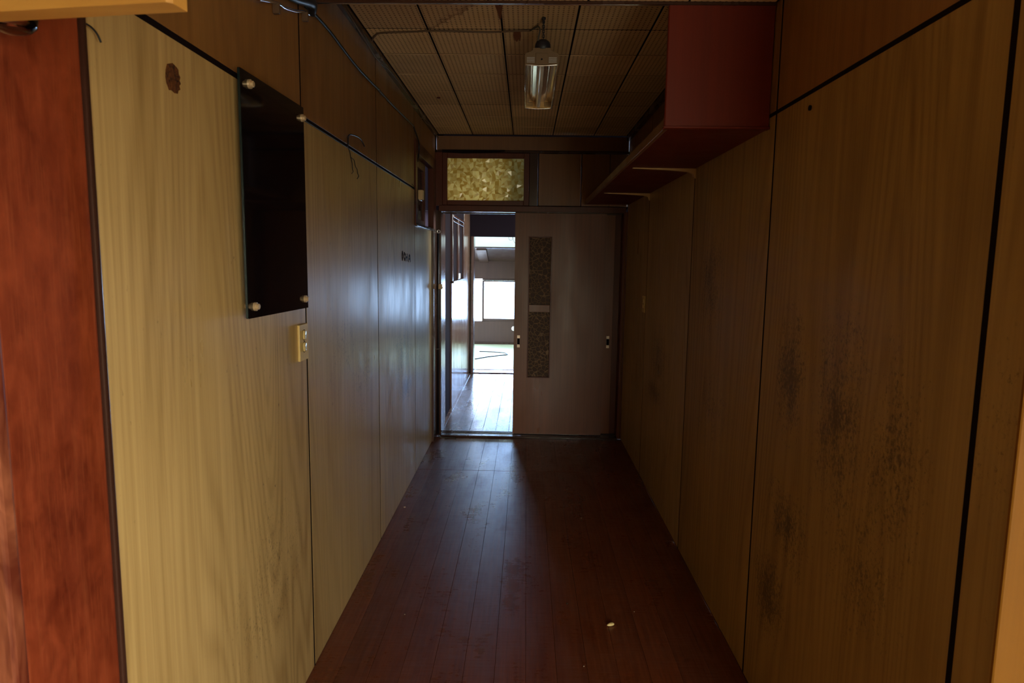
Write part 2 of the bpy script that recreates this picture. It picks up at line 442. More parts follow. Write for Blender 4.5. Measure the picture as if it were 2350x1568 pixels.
def pieces_box(name, boxes, mat, parent, bev=.0015):
    for b in boxes: box(name, *b, mat if isinstance(mat, str) else mat(b), parent, bev)

XL, XR, D, ZC = -.80, .865, 5.78, 2.64

# ------------------------------------------------------------------ floors
fl = struct(box('floor', -2.0, 2.0, -2.2, 5.80, -.08, -.014, 'floor_base', bev=0), 'dark red brown plank floor of the corridor', 'floor')
xs = [.021 + .12 * k for k in range(-8, 9)]
rnd = random.Random(3)
for i in range(len(xs) - 1):
    x0, x1 = xs[i] + .0004, xs[i + 1] - .0004
    x0 = max(x0, XL - .03); x1 = min(x1, XR + .03)
    dz = rnd.uniform(-.0012, 0)
    box('floor_plank', x0, x1, .3, 4.787, -.014, dz, 'floor', fl, .0006)
    box('floor_plank', x0 , x1 , 4.791, 5.70, -.014, dz * .6, 'floor', fl, .0006)
box('floor_slab', -2.0, 2.0, -2.2, .298, -.014, -.001, 'bounce_floor', fl, 0)  # unseen floor made pale for its upward bounce light
fl2 = struct(box('floor.001', -1.2, 1.7, 5.80, 9.36, -.08, -.012, 'floor_base', bev=0), 'grey worn plank floor of the hall beyond the sliding door', 'floor')
xs2 = [-.02 + .122 * k for k in range(-9, 14)]
for i in range(len(xs2) - 1):
    box('floor_plank', xs2[i] + .0008, xs2[i + 1] - .0008, 5.87, 9.04, -.012, rnd.uniform(-.001, 0), 'hall_floor', fl2, .0012)
struct(box('floor.002', -2.7, 3.2, 9.36, 13.9, -.28, -.2, 'mat_green', bev=0), 'bright pale green mat floor of the far sunlit room', 'floor')
st = struct(box('trim_1', -1.1, 1.6, 9.05, 9.12, -.01, .012, 'darkwood', bev=.003), 'dark door sill at the far end of the hall', 'trim')
struct(box('trim_2', -1.1, 1.6, 9.12, 9.34, -.01, .004, 'hall_floor', bev=.002), 'pale step board behind the far door sill', 'trim')
struct(box('trim_3', -1.1, 1.6, 9.34, 9.37, -.20, .010, 'darkwood', bev=.002), 'dark nosing where the floor drops into the far room', 'trim')

# ------------------------------------------------------------------ left wall
wl = struct(box('wall_left', -.95, -.8007, 1.20, 5.78, 0, 1.815, 'dark', bev=0), 'wall of pale wood grain panels with a scar and a black glass board', 'wall')
multi('backing', [(-.95, -.8007, 1.20, 4.73, 1.815, 2.70), (-.95, -.8007, 4.73, 5.78, 2.40, 2.70), (-.95, -.90, 4.73, 5.78, 1.815, 2.40)], 'dark', wl, 0)
JL = [1.213, 2.366, 3.535, 4.712, 5.775]
g = .0072
for i in range(4):
    y0, y1 = JL[i] + g, JL[i + 1] - g
    pz = 2.061 if i < 3 else 1.815
    wp = box('wall_panel', -.82, XL, y0, y1, .002, pz, 'panel', wl, .0004)
    box('wall_panel', -.82, XL, y0, y1, 2.077 if i < 3 else 2.40, 2.615, 'panel_upper', wl, .0004)
    if i == 0:
        sc = [(1.516, 2.007), (1.531, 2.003), (1.54, 1.999), (1.541, 1.99), (1.547, 1.984), (1.543, 1.976), (1.548, 1.970), (1.541, 1.964),
              (1.545, 1.957), (1.536, 1.952), (1.533, 1.945), (1.520, 1.943), (1.508, 1.946), (1.497, 1.944), (1.487, 1.957), (1.484, 1.970), (1.487, 1.985), (1.494, 1.999)]
        prism('torn_patch', [(XL + .0012, y, z) for (y, z) in sc], (-.003, 0, 0), 'peeled', wp)
box('corner_shade_strip', -.803, -.781, 5.53, 5.777, .002, 1.812, 'darkwood', wl, .002)  # dark strip standing in for shade in the corner, not a real post
# cornice shadow gap and moulding
struct(box('trim_4', -.815, -.772, 2.45, 5.78, 2.614, 2.655, 'darkwood', bev=.003), 'dark cornice strip under the tiles above the pale panelled wall', 'trim')
# red post and worn edge in front of the panels
rp = thing(box('door_post', -.90, XL + .004, .968, 1.199, 0, 2.49, 'redpost', bev=.006, seg=2), 'mottled red stained door post before the pale wood panels', 'post')
box('worn_edge', -.90, XL + .0075, .942, .970, 0, 2.49, 'worn', rp, .006, 2)
box('corner_bead', -.815, XL + .010, 1.1995, 1.212, 0, 2.49, 'darkwood', rp, .003, 2)

# small window opening high in the left wall
w1 = struct(empty('window_1'), 'small dark wood framed opening high in the wall by the door', 'window')
multi('window_frame', [(-.84, -.792, 4.722, 4.80, 1.815, 2.42), (-.84, -.792, 5.62, 5.775, 1.815, 2.42), (-.84, -.792, 4.80, 5.62, 2.33, 2.42)], 'redwood', w1, .002)
box('window_sill', -.85, -.782, 4.73, 5.775, 1.812, 1.832, 'darkwood', w1, .003)
multi('sash', [(-.86, -.835, 4.80, 4.86, 1.833, 2.33), (-.86, -.835, 5.36, 5.44, 1.833, 2.33), (-.86, -.835, 4.86, 5.36, 1.833, 1.88), (-.86, -.835, 4.86, 5.36, 2.27, 2.33)], 'redwood', w1, .002)
box('pane', -.853, -.848, 4.86, 5.36, 1.88, 2.27, 'pane', w1, 0)
prism('torn_paper', [(-.806, 4.80, 1.835), (-.806, 4.88, 1.835), (-.806, 4.90, 1.87), (-.806, 4.86, 1.89), (-.806, 4.91, 1.93), (-.806, 4.87, 1.96), (-.806, 4.90, 2.0), (-.806, 4.80, 2.01)], (-.003, 0, 0), 'back_wood', w1)
bb = thing(box('bell_box', -.79, -.755, 4.80, 4.865, 2.003, 2.072, 'ivory', bev=.006, seg=2), 'small cream bell box fixed to the frame of the high wall opening', 'bell')
for yy in (4.81, 4.845): box('contact', -.785, -.77, yy, yy + .01, 1.996, 2.004, 'metal', bb, .001)

# ------------------------------------------------------------------ right wall
wr = struct(box('wall_right', .8657, 1.0, 1.075, 5.78, 0, 2.70, 'dark', bev=0), 'shadowed wall of brown wood panels with dark mildew specks', 'wall')
JR = [1.075, 1.252, 2.395, 3.50, 4.765, 5.775]
for i in range(5):
    gg = .009 if i == 0 else .0072
    y0, y1 = JR[i] + (0 if i == 0 else (.009 if i == 1 else .0072)), JR[i + 1] - gg
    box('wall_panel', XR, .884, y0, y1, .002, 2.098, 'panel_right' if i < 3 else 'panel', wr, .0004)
    box('wall_panel', XR, .884, y0, y1, 2.112, 2.60, 'panel_upper', wr, .0004)
struct(box('trim_5', .835, .882, 2.45, 5.78, 2.60, 2.655, 'darkwood', bev=.003), 'dark cornice strip under the tiles above the shelf', 'trim')
struct(box('trim_6', .80, .905, 1.050, 1.059, 0, 2.2, 'tan_up', bev=.002), 'light orange brown upright jamb board nearest the camera', 'trim')

# ------------------------------------------------------------------ ceilings
ce = struct(box('ceiling', -.95, 1.0, 2.43, 5.80, 2.6412, 2.72, 'dark', bev=0), 'ceiling of square perforated fibre tiles above the corridor', 'ceiling')
cx = [-.772, -.478, -.13, .206, .556, .836]
cy = [2.455, 2.825, 3.195, 3.571, 3.942, 4.327, 4.692, 5.052, 5.438, 5.775]
for i in range(len(cx) - 1):
    for j in range(len(cy) - 1):
        gx = .0042; gy = .0046
        dz = rnd.uniform(-.0006, .0002)
        m = 'tile_stained' if (j == 1 and i in (0, 1)) else 'tile'
        box('ceiling_tile', cx[i] + gx, cx[i + 1] - gx, cy[j] + gy, cy[j + 1] - gy, ZC + dz, 2.666, m, ce, .0015)
ce2 = struct(box('ceiling.001', -2.0, 2.0, -2.2, 2.446, 2.4885, 2.72, 'dark', bev=0), 'lower tiled ceiling over the near end of the corridor', 'ceiling')
sx_ = [-.798, -.504, -.151, .202, .555, .86]
sy_ = [.65, 1.01, 1.37, 1.73, 2.09, 2.444]
for i in range(len(sx_) - 1):
    for j in range(len(sy_) - 1):
        box('ceiling_tile', sx_[i] + .0035, sx_[i + 1] - .0035, sy_[j] + .002, sy_[j + 1] - .002, 2.487, 2.507, 'tile', ce2, .0015)
t7 = struct(box('trim_7', -.80, .86, 2.444, 2.452, 2.478, 2.70, 'darkwood', bev=.001), 'dark drop board along the edge of the lower ceiling', 'trim')
tube('metal_bead', [(-.76, 2.456, 2.480), (-.2, 2.456, 2.481), (.49, 2.456, 2.480)], .0032, 'metal', t7, 8, 4)

# ------------------------------------------------------------------ end wall
wb = struct(box('wall_back', -.95, 1.0, D + .02, D + .15, 2.04, 2.70, 'darkwood', bev=0), 'end wall above the sliding doors with boards and fanlight', 'wall')
bpy.data.objects.remove(wb)
wb = struct(empty('wall_back'), 'end wall above the sliding doors with boards and fanlight', 'wall')
multi('backing', [(-.95, 1.0, D + .03, D + .15, 2.49, 2.70), (.0, 1.0, D + .03, D + .15, 2.03, 2.49), (-.95, -.732, D + .03, D + .15, 2.0, 2.70), (.85, 1.0, D + .03, D + .15, 0, 2.70)], 'dark', wb, 0)
box('header_board', -.79, .86, D, D + .035, 2.512, 2.628, 'back_wood', wb)
box('ledge', -.79, .86, D - .012, D + .03, 2.490, 2.508, 'darkwood', wb, .003)
box('post', -.80, -.7385, D - .008, D + .03, 2.04, 2.49, 'redwood', wb)
box('post', .012, .085, D - .004, D + .04, 2.045, 2.49, 'darkwood', wb)
box('plywood_panel', .092, .455, D + .004, D + .03, 2.048, 2.488, 'back_wood', wb)
box('plywood_panel', .463, .70, D + .008, D + .03, 2.048, 2.488, 'back_wood', wb)
box('plywood_panel', .704, .86, D + .008, D + .03, 2.048, 2.488, 'back_wood', wb)
# torn dark paper along the ledge
prism('torn_strip', [(-.74, D - .014, 2.512), (-.2, D - .014, 2.512), (-.2, D - .014, 2.50), (-.33, D - .014, 2.485), (-.55, D - .014, 2.48), (-.74, D - .014, 2.487)], (0, .002, 0), 'dark', wb)

w2 = struct(empty('window_2'), 'fanlight of yellow faceted glass above the sliding doors', 'window')
multi('window_frame', [(-.738, -.697, D - .006, D + .05, 2.045, 2.488), (-.036, .010, D - .006, D + .05, 2.045, 2.488), (-.697, -.036, D - .006, D + .05, 2.443, 2.488), (-.697, -.036, D - .006, D + .05, 2.045, 2.087)], 'redwood', w2, .003)
def facet_pane():
    bm = bmesh.new(); r = random.Random(11)
    x0, x1, z0, z1 = -.699, -.034, 2.085, 2.445
    nx, nz = 24, 13
    V = []
    for j in range(nz + 1):
        row = []
        for i in range(nx + 1):
            fx = i / nx; fz = j / nz
            jx = 0 if i in (0, nx) else r.uniform(-.36, .36) / nx
            jz = 0 if j in (0, nz) else r.uniform(-.36, .36) / nz
            row.append(bm.verts.new((x0 + (x1 - x0) * (fx + jx), D + .022 - r.uniform(0, .009), z0 + (z1 - z0) * (fz + jz))))
        V.append(row)
    lay = bm.faces.layers.float.new('facet')
    for j in range(nz):
        for i in range(nx):
            q = (V[j][i], V[j][i + 1], V[j + 1][i + 1], V[j + 1][i])
            if r.random() < .45: fs = [bm.faces.new(q)]
            elif r.random() < .5: fs = [bm.faces.new((q[0], q[1], q[2])), bm.faces.new((q[0], q[2], q[3]))]
            else: fs = [bm.faces.new((q[0], q[1], q[3])), bm.faces.new((q[1], q[2], q[3]))]
            for f in fs: f[lay] = r.choice((.0, .05, .1, .2, .3, .45, .6, 1.0, 1.0))
    # flat rear face
    b = [bm.verts.new(p) for p in ((x0, D + .026, z0), (x1, D + .026, z0), (x1, D + .026, z1), (x0, D + .026, z1))]
    f = bm.faces.new(b); f[lay] = .5
    me = bpy.data.meshes.new('textured_pane'); bm.to_mesh(me); bm.free()
    return me
link('textured_pane', facet_pane(), 'facet_glass', w2)

# lintel, jambs and threshold
lt = struct(box('trim_8', -.765, .845, D - .045, D + .16, 1.992, 2.040, 'redwood', bev=.003), 'red brown lintel beam over the sliding doors', 'trim')
box('head_underside', -.745, .828, D - .043, D + .158, 1.987, 1.9925, 'darkwood', lt, .001)
multi('track', [(-.745, .83, D + .052, D + .058, 1.978, 1.993), (-.745, .83, D + .10, D + .106, 1.978, 1.993)], 'darkwood', lt, .001)
struct(box('trim_9', -.80, -.747, D - .02, D + .16, 0, 2.0, 'darkwood', bev=.003), 'dark varnished door jamb beside the open doorway', 'trim')
struct(multi('trim_10', [(.828, .868, D - .03, D + .16, 0, 2.0), (.735, .829, D + .092, D + .16, 0, 2.0)], 'redwood', None, .003), 'thin jamb with a painted-in edge highlight beyond the parked sliding doors', 'trim')  # second box is a filler added to block hall light behind the leaves
box('edge_highlight', .846, .852, D - .034, D - .028, 0, 2.0, 'tan_up', bpy.data.objects['trim_10'], .001)  # paler strip imitating a highlight line along the jamb
th = struct(box('trim_11', -.75, .83, D - .07, D + .085, -.012, .016, 'darkwood', bev=.003), 'dark wooden threshold rail under the sliding doors', 'trim')
multi('rail', [(-.745, .825, D + .026, D + .032, .015, .020), (-.745, .825, D + .073, D + .079, .015, .020)], 'darkwood', th, .001)

# ------------------------------------------------------------------ sliding doors
d1 = struct(empty('door_1'), 'brown sliding door leaf with a tall slit of patterned glass', 'door')
dx0, dx1, dy0, dy1, dz0, dz1 = -.104, .690, D + .008, D + .042, .022, 1.985
sl = (.016, .220, .536, 1.786)
multi('door_panel', [(dx0, sl[0], dy0, dy1, dz0, dz1), (sl[1], dx1, dy0, dy1, dz0, dz1), (sl[0], sl[1], dy0, dy1, dz0, sl[2]), (sl[0], sl[1], dy0, dy1, sl[3], dz1)], 'door', d1, 0)
multi('slit_frame', [(sl[0], sl[0] + .010, dy0 - .006, dy1, sl[2], sl[3]), (sl[1] - .010, sl[1], dy0 - .006, dy1, sl[2], sl[3]), (sl[0] + .010, sl[1] - .010, dy0 - .006, dy1, sl[2], sl[2] + .010), (sl[0] + .010, sl[1] - .010, dy0 - .006, dy1, sl[3] - .010, sl[3])], 'redwood', d1, .002)
box('slit_rail', sl[0] + .010, sl[1] - .010, dy0 - .003, dy1, 1.125, 1.190, 'door', d1, .002)
box('glass_pane', sl[0] + .010, sl[1] - .010, dy0 + .014, dy0 + .02, 1.190, sl[3] - .010, 'web_glass', d1, 0)
box('glass_pane', sl[0] + .010, sl[1] - .010, dy0 + .014, dy0 + .02, sl[2] + .010, 1.125, 'web_glass', d1, 0)
def pull(parent, x, y):
    p = multi('door_pull', [(x - .013, x + .013, y - .003, y + .004, .808, .835), (x - .013, x + .013, y - .003, y + .004, .890, .917), (x - .013, x - .0105, y - .003, y + .004, .835, .890), (x + .0105, x + .013, y - .003, y + .004, .835, .890)], 'pull', parent, .001)
    box('recess', x - .0105, x + .0105, y - .001, y + .003, .835, .890, 'dark', p, 0)
pull(d1, -.062, dy0)
d2 = struct(empty('door_2'), 'second brown sliding door leaf parked behind the glazed one', 'door')
box('door_panel', -.03, .772, D + .056, D + .088, .022, 1.985, 'door', d2, .002)
pull(d2, .735, D + .056)

# ------------------------------------------------------------------ hall beyond the door
wh = struct(box('wall_hall_left', -1.0, -.79, D + .15, 9.05, 0, 2.75, 'dark', bev=0), 'glossy dark panelled wall of the hall beyond the door', 'wall')  # near-black base imitates the shade of the recessed doorway between panels
box('wall_panel', -.80, -.772, 5.94, 6.26, .0, 2.6, 'darkwood', wh, .002)
box('wall_panel', -.81, -.775, 6.84, 8.16, .0, 1.335, 'hall', wh, .002)
box('wall_panel', -.81, -.775, 8.17, 8.98, .0, 2.6, 'hall', wh, .002)
box('wall_panel', -.81, -.775, 6.84, 8.16, 2.04, 2.6, 'dark', wh, .002)
w3 = struct(empty('window_3'), 'dark framed inner window in the hall wall', 'window')
multi('window_frame', [(-.80, -.768, 6.84, 6.93, 1.335, 2.04), (-.80, -.768, 8.04, 8.16, 1.335, 2.04), (-.80, -.768, 7.40, 7.56, 1.335, 2.04)], 'darkwood', w3, .002)
multi('window_rail', [(-.80, -.766, 6.93, 8.04, 1.97, 1.985), (-.80, -.766, 6.93, 8.04, 2.015, 2.04), (-.80, -.755, 6.84, 8.16, 1.330, 1.350)], 'darkwood', w3, .002)
box('latch', -.77, -.755, 7.44, 7.53, 1.36, 1.42, 'white', w3, .003)
for (a, b) in ((6.93, 7.40), (7.56, 8.04)): box('pane', -.788, -.784, a, b, 1.35, 1.97, 'dark', w3, 0)
whr = struct(box('wall_hall_right', 1.55, 1.6, D + .15, ADDED_HALL_WIN[0], 0, 2.75, 'hall', bev=0), 'hall wall with an added unseen window that lights the fanlight', 'wall')
box('glass_pane', 1.57, 1.575, ADDED_HALL_WIN[0], ADDED_HALL_WIN[1], ADDED_HALL_WIN[2], ADDED_HALL_WIN[3], 'added_hall_pane', whr, 0)
multi('wall_piece', [(1.55, 1.6, ADDED_HALL_WIN[1], 9.05, 0, 2.75), (1.55, 1.6, ADDED_HALL_WIN[0], ADDED_HALL_WIN[1], 0, ADDED_HALL_WIN[2]), (1.55, 1.6, ADDED_HALL_WIN[0], ADDED_HALL_WIN[1], ADDED_HALL_WIN[3], 2.75)], 'hall', whr, 0)
struct(box('ceiling.002', -1.0, 1.6, D + .15, 9.3, 2.6, 2.75, 'darkwood', bev=0), 'dark ceiling of the hall', 'ceiling')
whb = struct(box('wall_hall_back', -1.0, 1.6, 9.05, 9.20, 1.892, 2.75, 'dark', bev=0), 'wall over the far opening of the hall with shade put into its colour', 'wall')  # near-black colour imitates shade in the upper hall
multi('wall_piece', [(-1.0, -.73, 9.05, 9.20, 0, 1.892), (.55, 1.6, 9.05, 9.20, 0, 1.892)], 'darkwood', whb, 0)
struct(multi('trim_12', [(-.757, -.722, 9.0, 9.22, 0, 1.892)], 'darkwood', None, .002), 'glossy dark post at the far opening', 'trim')

# ------------------------------------------------------------------ far sunlit room
YF = 13.8
wf = struct(multi('wall_far_back', [(-2.7, 3.2, YF, YF + .12, -.2, .29), (-2.7, -1.115, YF, YF + .12, .29, 1.6), (.75, 3.2, YF, YF + .12, .29, 1.6), (-1.115, .75, YF, YF + .12, 1.18, 1.6)], 'far_wood', None, 0), 'low brown wall of the far room under its sloping ceiling', 'wall')
box('baseboard', -2.6, 3.2, YF - .02, YF, -.2, -.15, 'darkwood', wf, .002)
w4 = struct(empty('window_4'), 'bright far window seen through the open doorway', 'window')
multi('window_frame', [(-.925, -.885, YF - .01, YF + .05, .28, 1.18), (-.885, .75, YF - .01, YF + .05, .29, .345), (-.885, .75, YF - .01, YF + .05, 1.12, 1.18), (-.02, .02, YF - .01, YF + .05, .345, 1.12)], 'far_wood', w4, .002)
box('pane', -.885, -.02, YF + .02, YF + .025, .345, 1.12, 'blue_pane', w4, 0)
box('pane', .02, .75, YF + .02, YF + .025, .345, 1.12, 'blue_pane', w4, 0)
tube('curtain_rod', [(-1.1, YF - .04, 1.152), (-.2, YF - .04, 1.152), (.8, YF - .04, 1.152)], .006, 'metal', w4, 8, 2)
for q in range(7):
    yq = -.82 + .12 * q
    bmr = bmesh.new(); add_tube(bmr, [(yq, YF - .04 + .012 * math.cos(a), 1.150 + .012 * math.sin(a)) for a in [t * math.pi / 4 for t in range(9)]], .002, 6, 1)
    link('curtain_ring', mesh_of('curtain_ring', bmr, True), 'metal', w4)
def slope_z(y): return 1.546 + .287 * (YF - y)
# sloping ceiling: white boards nearer, brown boards at the eaves
def slope_board(name, x0, x1, y0, y1, th, mat, parent=None, dz=0.0):
    bm = bmesh.new(); V = []
    for y in (y0, y1):
        for x in (x0, x1):
            for t in (0, th): V.append(bm.verts.new((x, y, slope_z(y) + dz + t)))
    for f in ((0, 1, 3, 2), (4, 5, 7, 6), (0, 1, 5, 4), (2, 3, 7, 6), (0, 2, 6, 4), (1, 3, 7, 5)): bm.faces.new([V[i] for i in f])
    return link(name, mesh_of(name, bm), mat, parent)
cf = struct(slope_board('ceiling.003', -2.7, 3.2, 9.2, YF + .1, .06, 'darkwood', None, .03), 'sloping ceiling of the far room, white then brown', 'ceiling')
slope_board('ceiling_board', -2.6, 3.1, 9.22, 12.86, .02, 'white_board', cf, .008)
slope_board('ceiling_board', -2.6, 3.1, 12.90, YF, .02, 'far_wood', cf, .006)
slope_board('purlin', -2.6, 3.1, 12.855, 12.90, .03, 'darkwood', cf, -.012)
for x in (-2.1, -.985, .2, 1.4):
    slope_board('rafter', x, x + .19, 12.92, YF - .05, .05, 'far_wood', cf, -.04)
wfl = struct(multi('wall_far_left', [(-2.7, -2.6, 9.2, FAR_SIDE[0], -.2, 3.0), (-2.7, -2.6, FAR_SIDE[1], YF + .1, -.2, 3.0), (-2.7, -2.6, FAR_SIDE[0], FAR_SIDE[1], FAR_SIDE[3], 3.0), (-2.7, -2.6, FAR_SIDE[0], FAR_SIDE[1], -.2, FAR_SIDE[2])], 'far_wood', None, 0), 'glazed side wall of the far room', 'wall')
box('glass_pane', -2.65, -2.645, FAR_SIDE[0], FAR_SIDE[1], FAR_SIDE[2], FAR_SIDE[3], 'far_pane', wfl, 0)
struct(box('wall_far_right', 3.1, 3.2, 9.2, YF + .1, -.2, 3.0, 'far_wood', bev=0), 'blank side wall of the far room', 'wall')
struct(multi('wall_far_front', [(-2.7, -1.0, 9.1, 9.2, -.28, 3.1), (1.6, 3.2, 9.1, 9.2, -.28, 3.1), (-1.0, 1.6, 9.1, 9.2, 2.7, 3.1)], 'far_wood', None, 0), 'wall between the hall and the far room', 'wall')
tube('cable', [(-.9, 11.629, -.192), (-.682, 11.92, -.192), (-.47, 12.113, -.192), (-.35, 12.23, -.192), (-.341, 12.296, -.192), (-.38, 12.42, -.192), (-.465, 12.517, -.192), (-.66, 12.57, -.192), (-.89, 12.588, -.192)], .010, 'black_cable')
thing(bpy.data.objects['cable'], 'thin brown cable looped on the bright floor of the far room', 'cable')
thing(lathe('round_knob', [(.0, 0), (.05, 0), (.05, .012), (.03, .022), (.0, .024)][::1], (-.25, YF, .141), 'white', None, 'Y', 18), 'small white round knob on the far wall below the window', 'knob')
for v in bpy.data.objects['round_knob'].data.vertices: v.co.y = 2 * YF - v.co.y
thing(tube('loose_wire', [(-.252, 9.03, 1.892), (-.24, 9.02, 1.852), (-.215, 9.02, 1.848), (-.19, 9.03, 1.86), (-.195, 9.03, 1.892)], .0022, 'black_cable'), 'thin black wire dangling at the top of the far opening', 'wire')
thing(tube('loose_wire', [(-.20, 9.03, 1.892), (-.19, 9.03, 1.86), (-.172, 9.03, 1.82), (-.13, 9.03, 1.78)], .0022, 'black_cable'), 'short black wire end hanging beside the looped wire at the far opening', 'wire')

# ------------------------------------------------------------------ foyer behind the camera (only its light is seen)
struct(multi('wall_foyer_right', [(1.9, 2.0, -2.2, SIDE_DOOR[0], 0, 2.6), (1.9, 2.0, SIDE_DOOR[1], 1.2, 0, 2.6), (1.9, 2.0, SIDE_DOOR[0], SIDE_DOOR[1], SIDE_DOOR[3], 2.6)], 'panel', None, 0), 'foyer side wall by the entrance', 'wall')
struct(box('wall_foyer_left', -2.1, -2.0, -2.2, 1.2, 0, 2.6, 'panel', bev=0), 'foyer side wall', 'wall')
struct(multi('wall_foyer_rear', [(-2.1, FOYER_DOOR[0], -2.3, -2.2, 0, 2.6), (FOYER_DOOR[1], 2.0, -2.3, -2.2, 0, 2.6), (FOYER_DOOR[0], FOYER_DOOR[1], -2.3, -2.2, FOYER_DOOR[3], 2.6)], 'panel', None, 0), 'foyer rear wall with the glazed entrance door', 'wall')
d4 = struct(empty('door_4'), 'unseen side door of the foyer with a pane tinted to warm the daylight', 'door')
box('glass_pane', 1.95, 1.955, SIDE_DOOR[0], SIDE_DOOR[1], 0, SIDE_DOOR[3], 'side_filter', d4, 0)
d3 = struct(empty('door_3'), 'unseen entrance door behind the camera with a pane tinted to warm the daylight', 'door')
box('glass_pane', FOYER_DOOR[0], FOYER_DOOR[1], -2.26, -2.255, 0, FOYER_DOOR[3], 'entrance_filter', d3, 0)
struct(box('wall_foyer_front', -2.1, -.91, .98, 1.10, 0, 2.6, 'panel', bev=0), 'foyer wall beside the red post', 'wall')
struct(box('wall_foyer_front.001', .906, 2.0, 1.08, 1.20, 0, 2.6, 'panel', bev=0), 'foyer wall beside the orange brown jamb', 'wall')

# ------------------------------------------------------------------ things on the left wall
gb = thing(empty('glass_board'), 'tall black glass notice board held by four cream bolts', 'board')
xf = -.775
y0, y1, z0, z1 = 1.814, 2.318, 1.408, 2.084
prism('glass_pane', [(xf, y0, z0 - .002), (xf, y1, z0 - .006), (xf, y1, z1 + .005), (xf, y0, z1 - .002)], (-.007, 0, 0), 'black_glass', gb)
box('glass_edge', xf - .0068, xf - .0002, y0 - .003, y0 - .0002, z0, z1 - .004, 'glass_edge', gb, .0005)
for (yb, zb) in ((1.868, 2.052), (2.295, 2.050), (1.855, 1.438), (2.282, 1.435)):
    bolt = lathe('bolt', [(.0, -.03), (.0085, -.03), (.0085, 0), (.0125, .0), (.0125, .007), (.0085, .0075), (.0085, .0135), (.0065, .0150), (.0, .0150)], (xf, yb, zb), 'bolt', gb, 'X', 14, False)

def rocker_plate(name, x, y0, y1, z0, z1, side, label):
    s = 1 if side == 'L' else -1
    e = thing(empty(name), label, 'switch')
    a, b = (x, x + .009) if s > 0 else (x - .009, x)
    box('plate', a, b, y0, y1, z0, z1, 'plate', e, .0025, 2)
    ym = (y0 + y1) / 2; hz = (z1 - z0)
    for zc in (z0 + hz * .70, z0 + hz * .37):
        bm = bmesh.new(); ring = []
        for k in range(20):
            t = 2 * math.pi * k / 20
            ring.append((ym + .0150 * math.copysign(abs(math.cos(t)) ** .7, math.cos(t)), zc + .0175 * math.copysign(abs(math.sin(t)) ** .7, math.sin(t))))
        xs0 = x + s * .0092
        outer = [bm.verts.new((xs0, ym + (p[0] - ym) * 1.12, zc + (p[1] - zc) * 1.12)) for p in ring]
        outer2 = [bm.verts.new((x + s * .004, ym + (p[0] - ym) * 1.12, zc + (p[1] - zc) * 1.12)) for p in ring]
        bm.faces.new(outer)
        for k in range(20): bm.faces.new((outer[k], outer[(k + 1) % 20], outer2[(k + 1) % 20], outer2[k]))
        surround = link('surround', mesh_of('surround', bm), 'dark', e)
        bm = bmesh.new()
        r0 = [bm.verts.new((xs0 + s * .0001, p[0], p[1])) for p in ring]
        r1 = [bm.verts.new((xs0 + s * .0045, ym + (p[0] - ym) * .8, zc + (p[1] - zc) * .85)) for p in ring]
        bm.faces.new(r1)
        for k in range(20): bm.faces.new((r0[k], r0[(k + 1) % 20], r1[(k + 1) % 20], r1[k]))
        link('rocker', mesh_of('rocker', bm, True), 'rocker', e)
    xs1 = x + s * .0093
    box('slot', min(x + s * .006, xs1), max(x + s * .006, xs1), ym - .002, ym + .002, z0 + hz * .52, z0 + hz * .555, 'dark', e, 0)
    return e
rocker_plate('switch_plate', XL, 2.268, 2.358, 1.213, 1.343, 'L', 'aged ivory wall plate with two round rockers below the black glass board')
rocker_plate('switch_plate', XR, 4.772, 4.862, 1.213, 1.331, 'R', 'ivory wall plate seen edge-on on the dark wall past the shelf brackets')

# dark lettering on the fourth panel: O C H A
lt_ = thing(empty('wall_lettering'), 'faded dark letters O C H A on the far pale wall panel', 'lettering')
def letter(strokes, w=.014):
    bm = bmesh.new()
    for (a, b) in strokes:
        p, q = Vector((0, a[0], a[1])), Vector((0, b[0], b[1])); d = q - p; L = d.length
        ang = math.atan2(d.z, d.y)
        c = (p + q) / 2
        add_box(bm, XL - .0005 , XL + .0012, c.y - L / 2 - w / 2, c.y + L / 2 + w / 2, c.z - w / 2, c.z + w / 2)
        vs = bm.verts[:][-8:] if False else list(bm.verts)[-8:]
        for v in vs:
            dy, dzz = v.co.y - c.y, v.co.z - c.z
            v.co.y = c.y + dy * math.cos(ang) - dzz * math.sin(ang); v.co.z = c.z + dy * math.sin(ang) + dzz * math.cos(ang)
    return link('letter', mesh_of('letter', bm), 'stain_dark', lt_)
def glyph(ch, y, z, w, h):
    P = lambda a, b: (y + a * w, z + b * h)
    S = {'O': [((.3, 0), (.7, 0)), ((.7, 0), (1, .3)), ((1, .3), (1, .7)), ((1, .7), (.7, 1)), ((.7, 1), (.3, 1)), ((.3, 1), (0, .7)), ((0, .7), (0, .3)), ((0, .3), (.3, 0))],
         'C': [((1, .15), (.7, 0)), ((.7, 0), (.3, 0)), ((.3, 0), (0, .3)), ((0, .3), (0, .7)), ((0, .7), (.3, 1)), ((.3, 1), (.7, 1)), ((.7, 1), (1, .85))],
         'H': [((0, 0), (0, 1)), ((1, 0), (1, 1)), ((0, .5), (1, .5))],
         'A': [((0, 0), (.2, .8)), ((1, 0), (.8, .8)), ((.2, .8), (.5, 1)), ((.5, 1), (.8, .8)), ((.1, .35), (.9, .35))]}[ch]
    letter([(P(*a), P(*b)) for a, b in S])
glyph('O', 4.225, 1.575, .030, .044)
glyph('C', 4.295, 1.574, .035, .038)
glyph('H', 4.365, 1.569, .055, .037)
glyph('A', 4.465, 1.563, .062, .040)

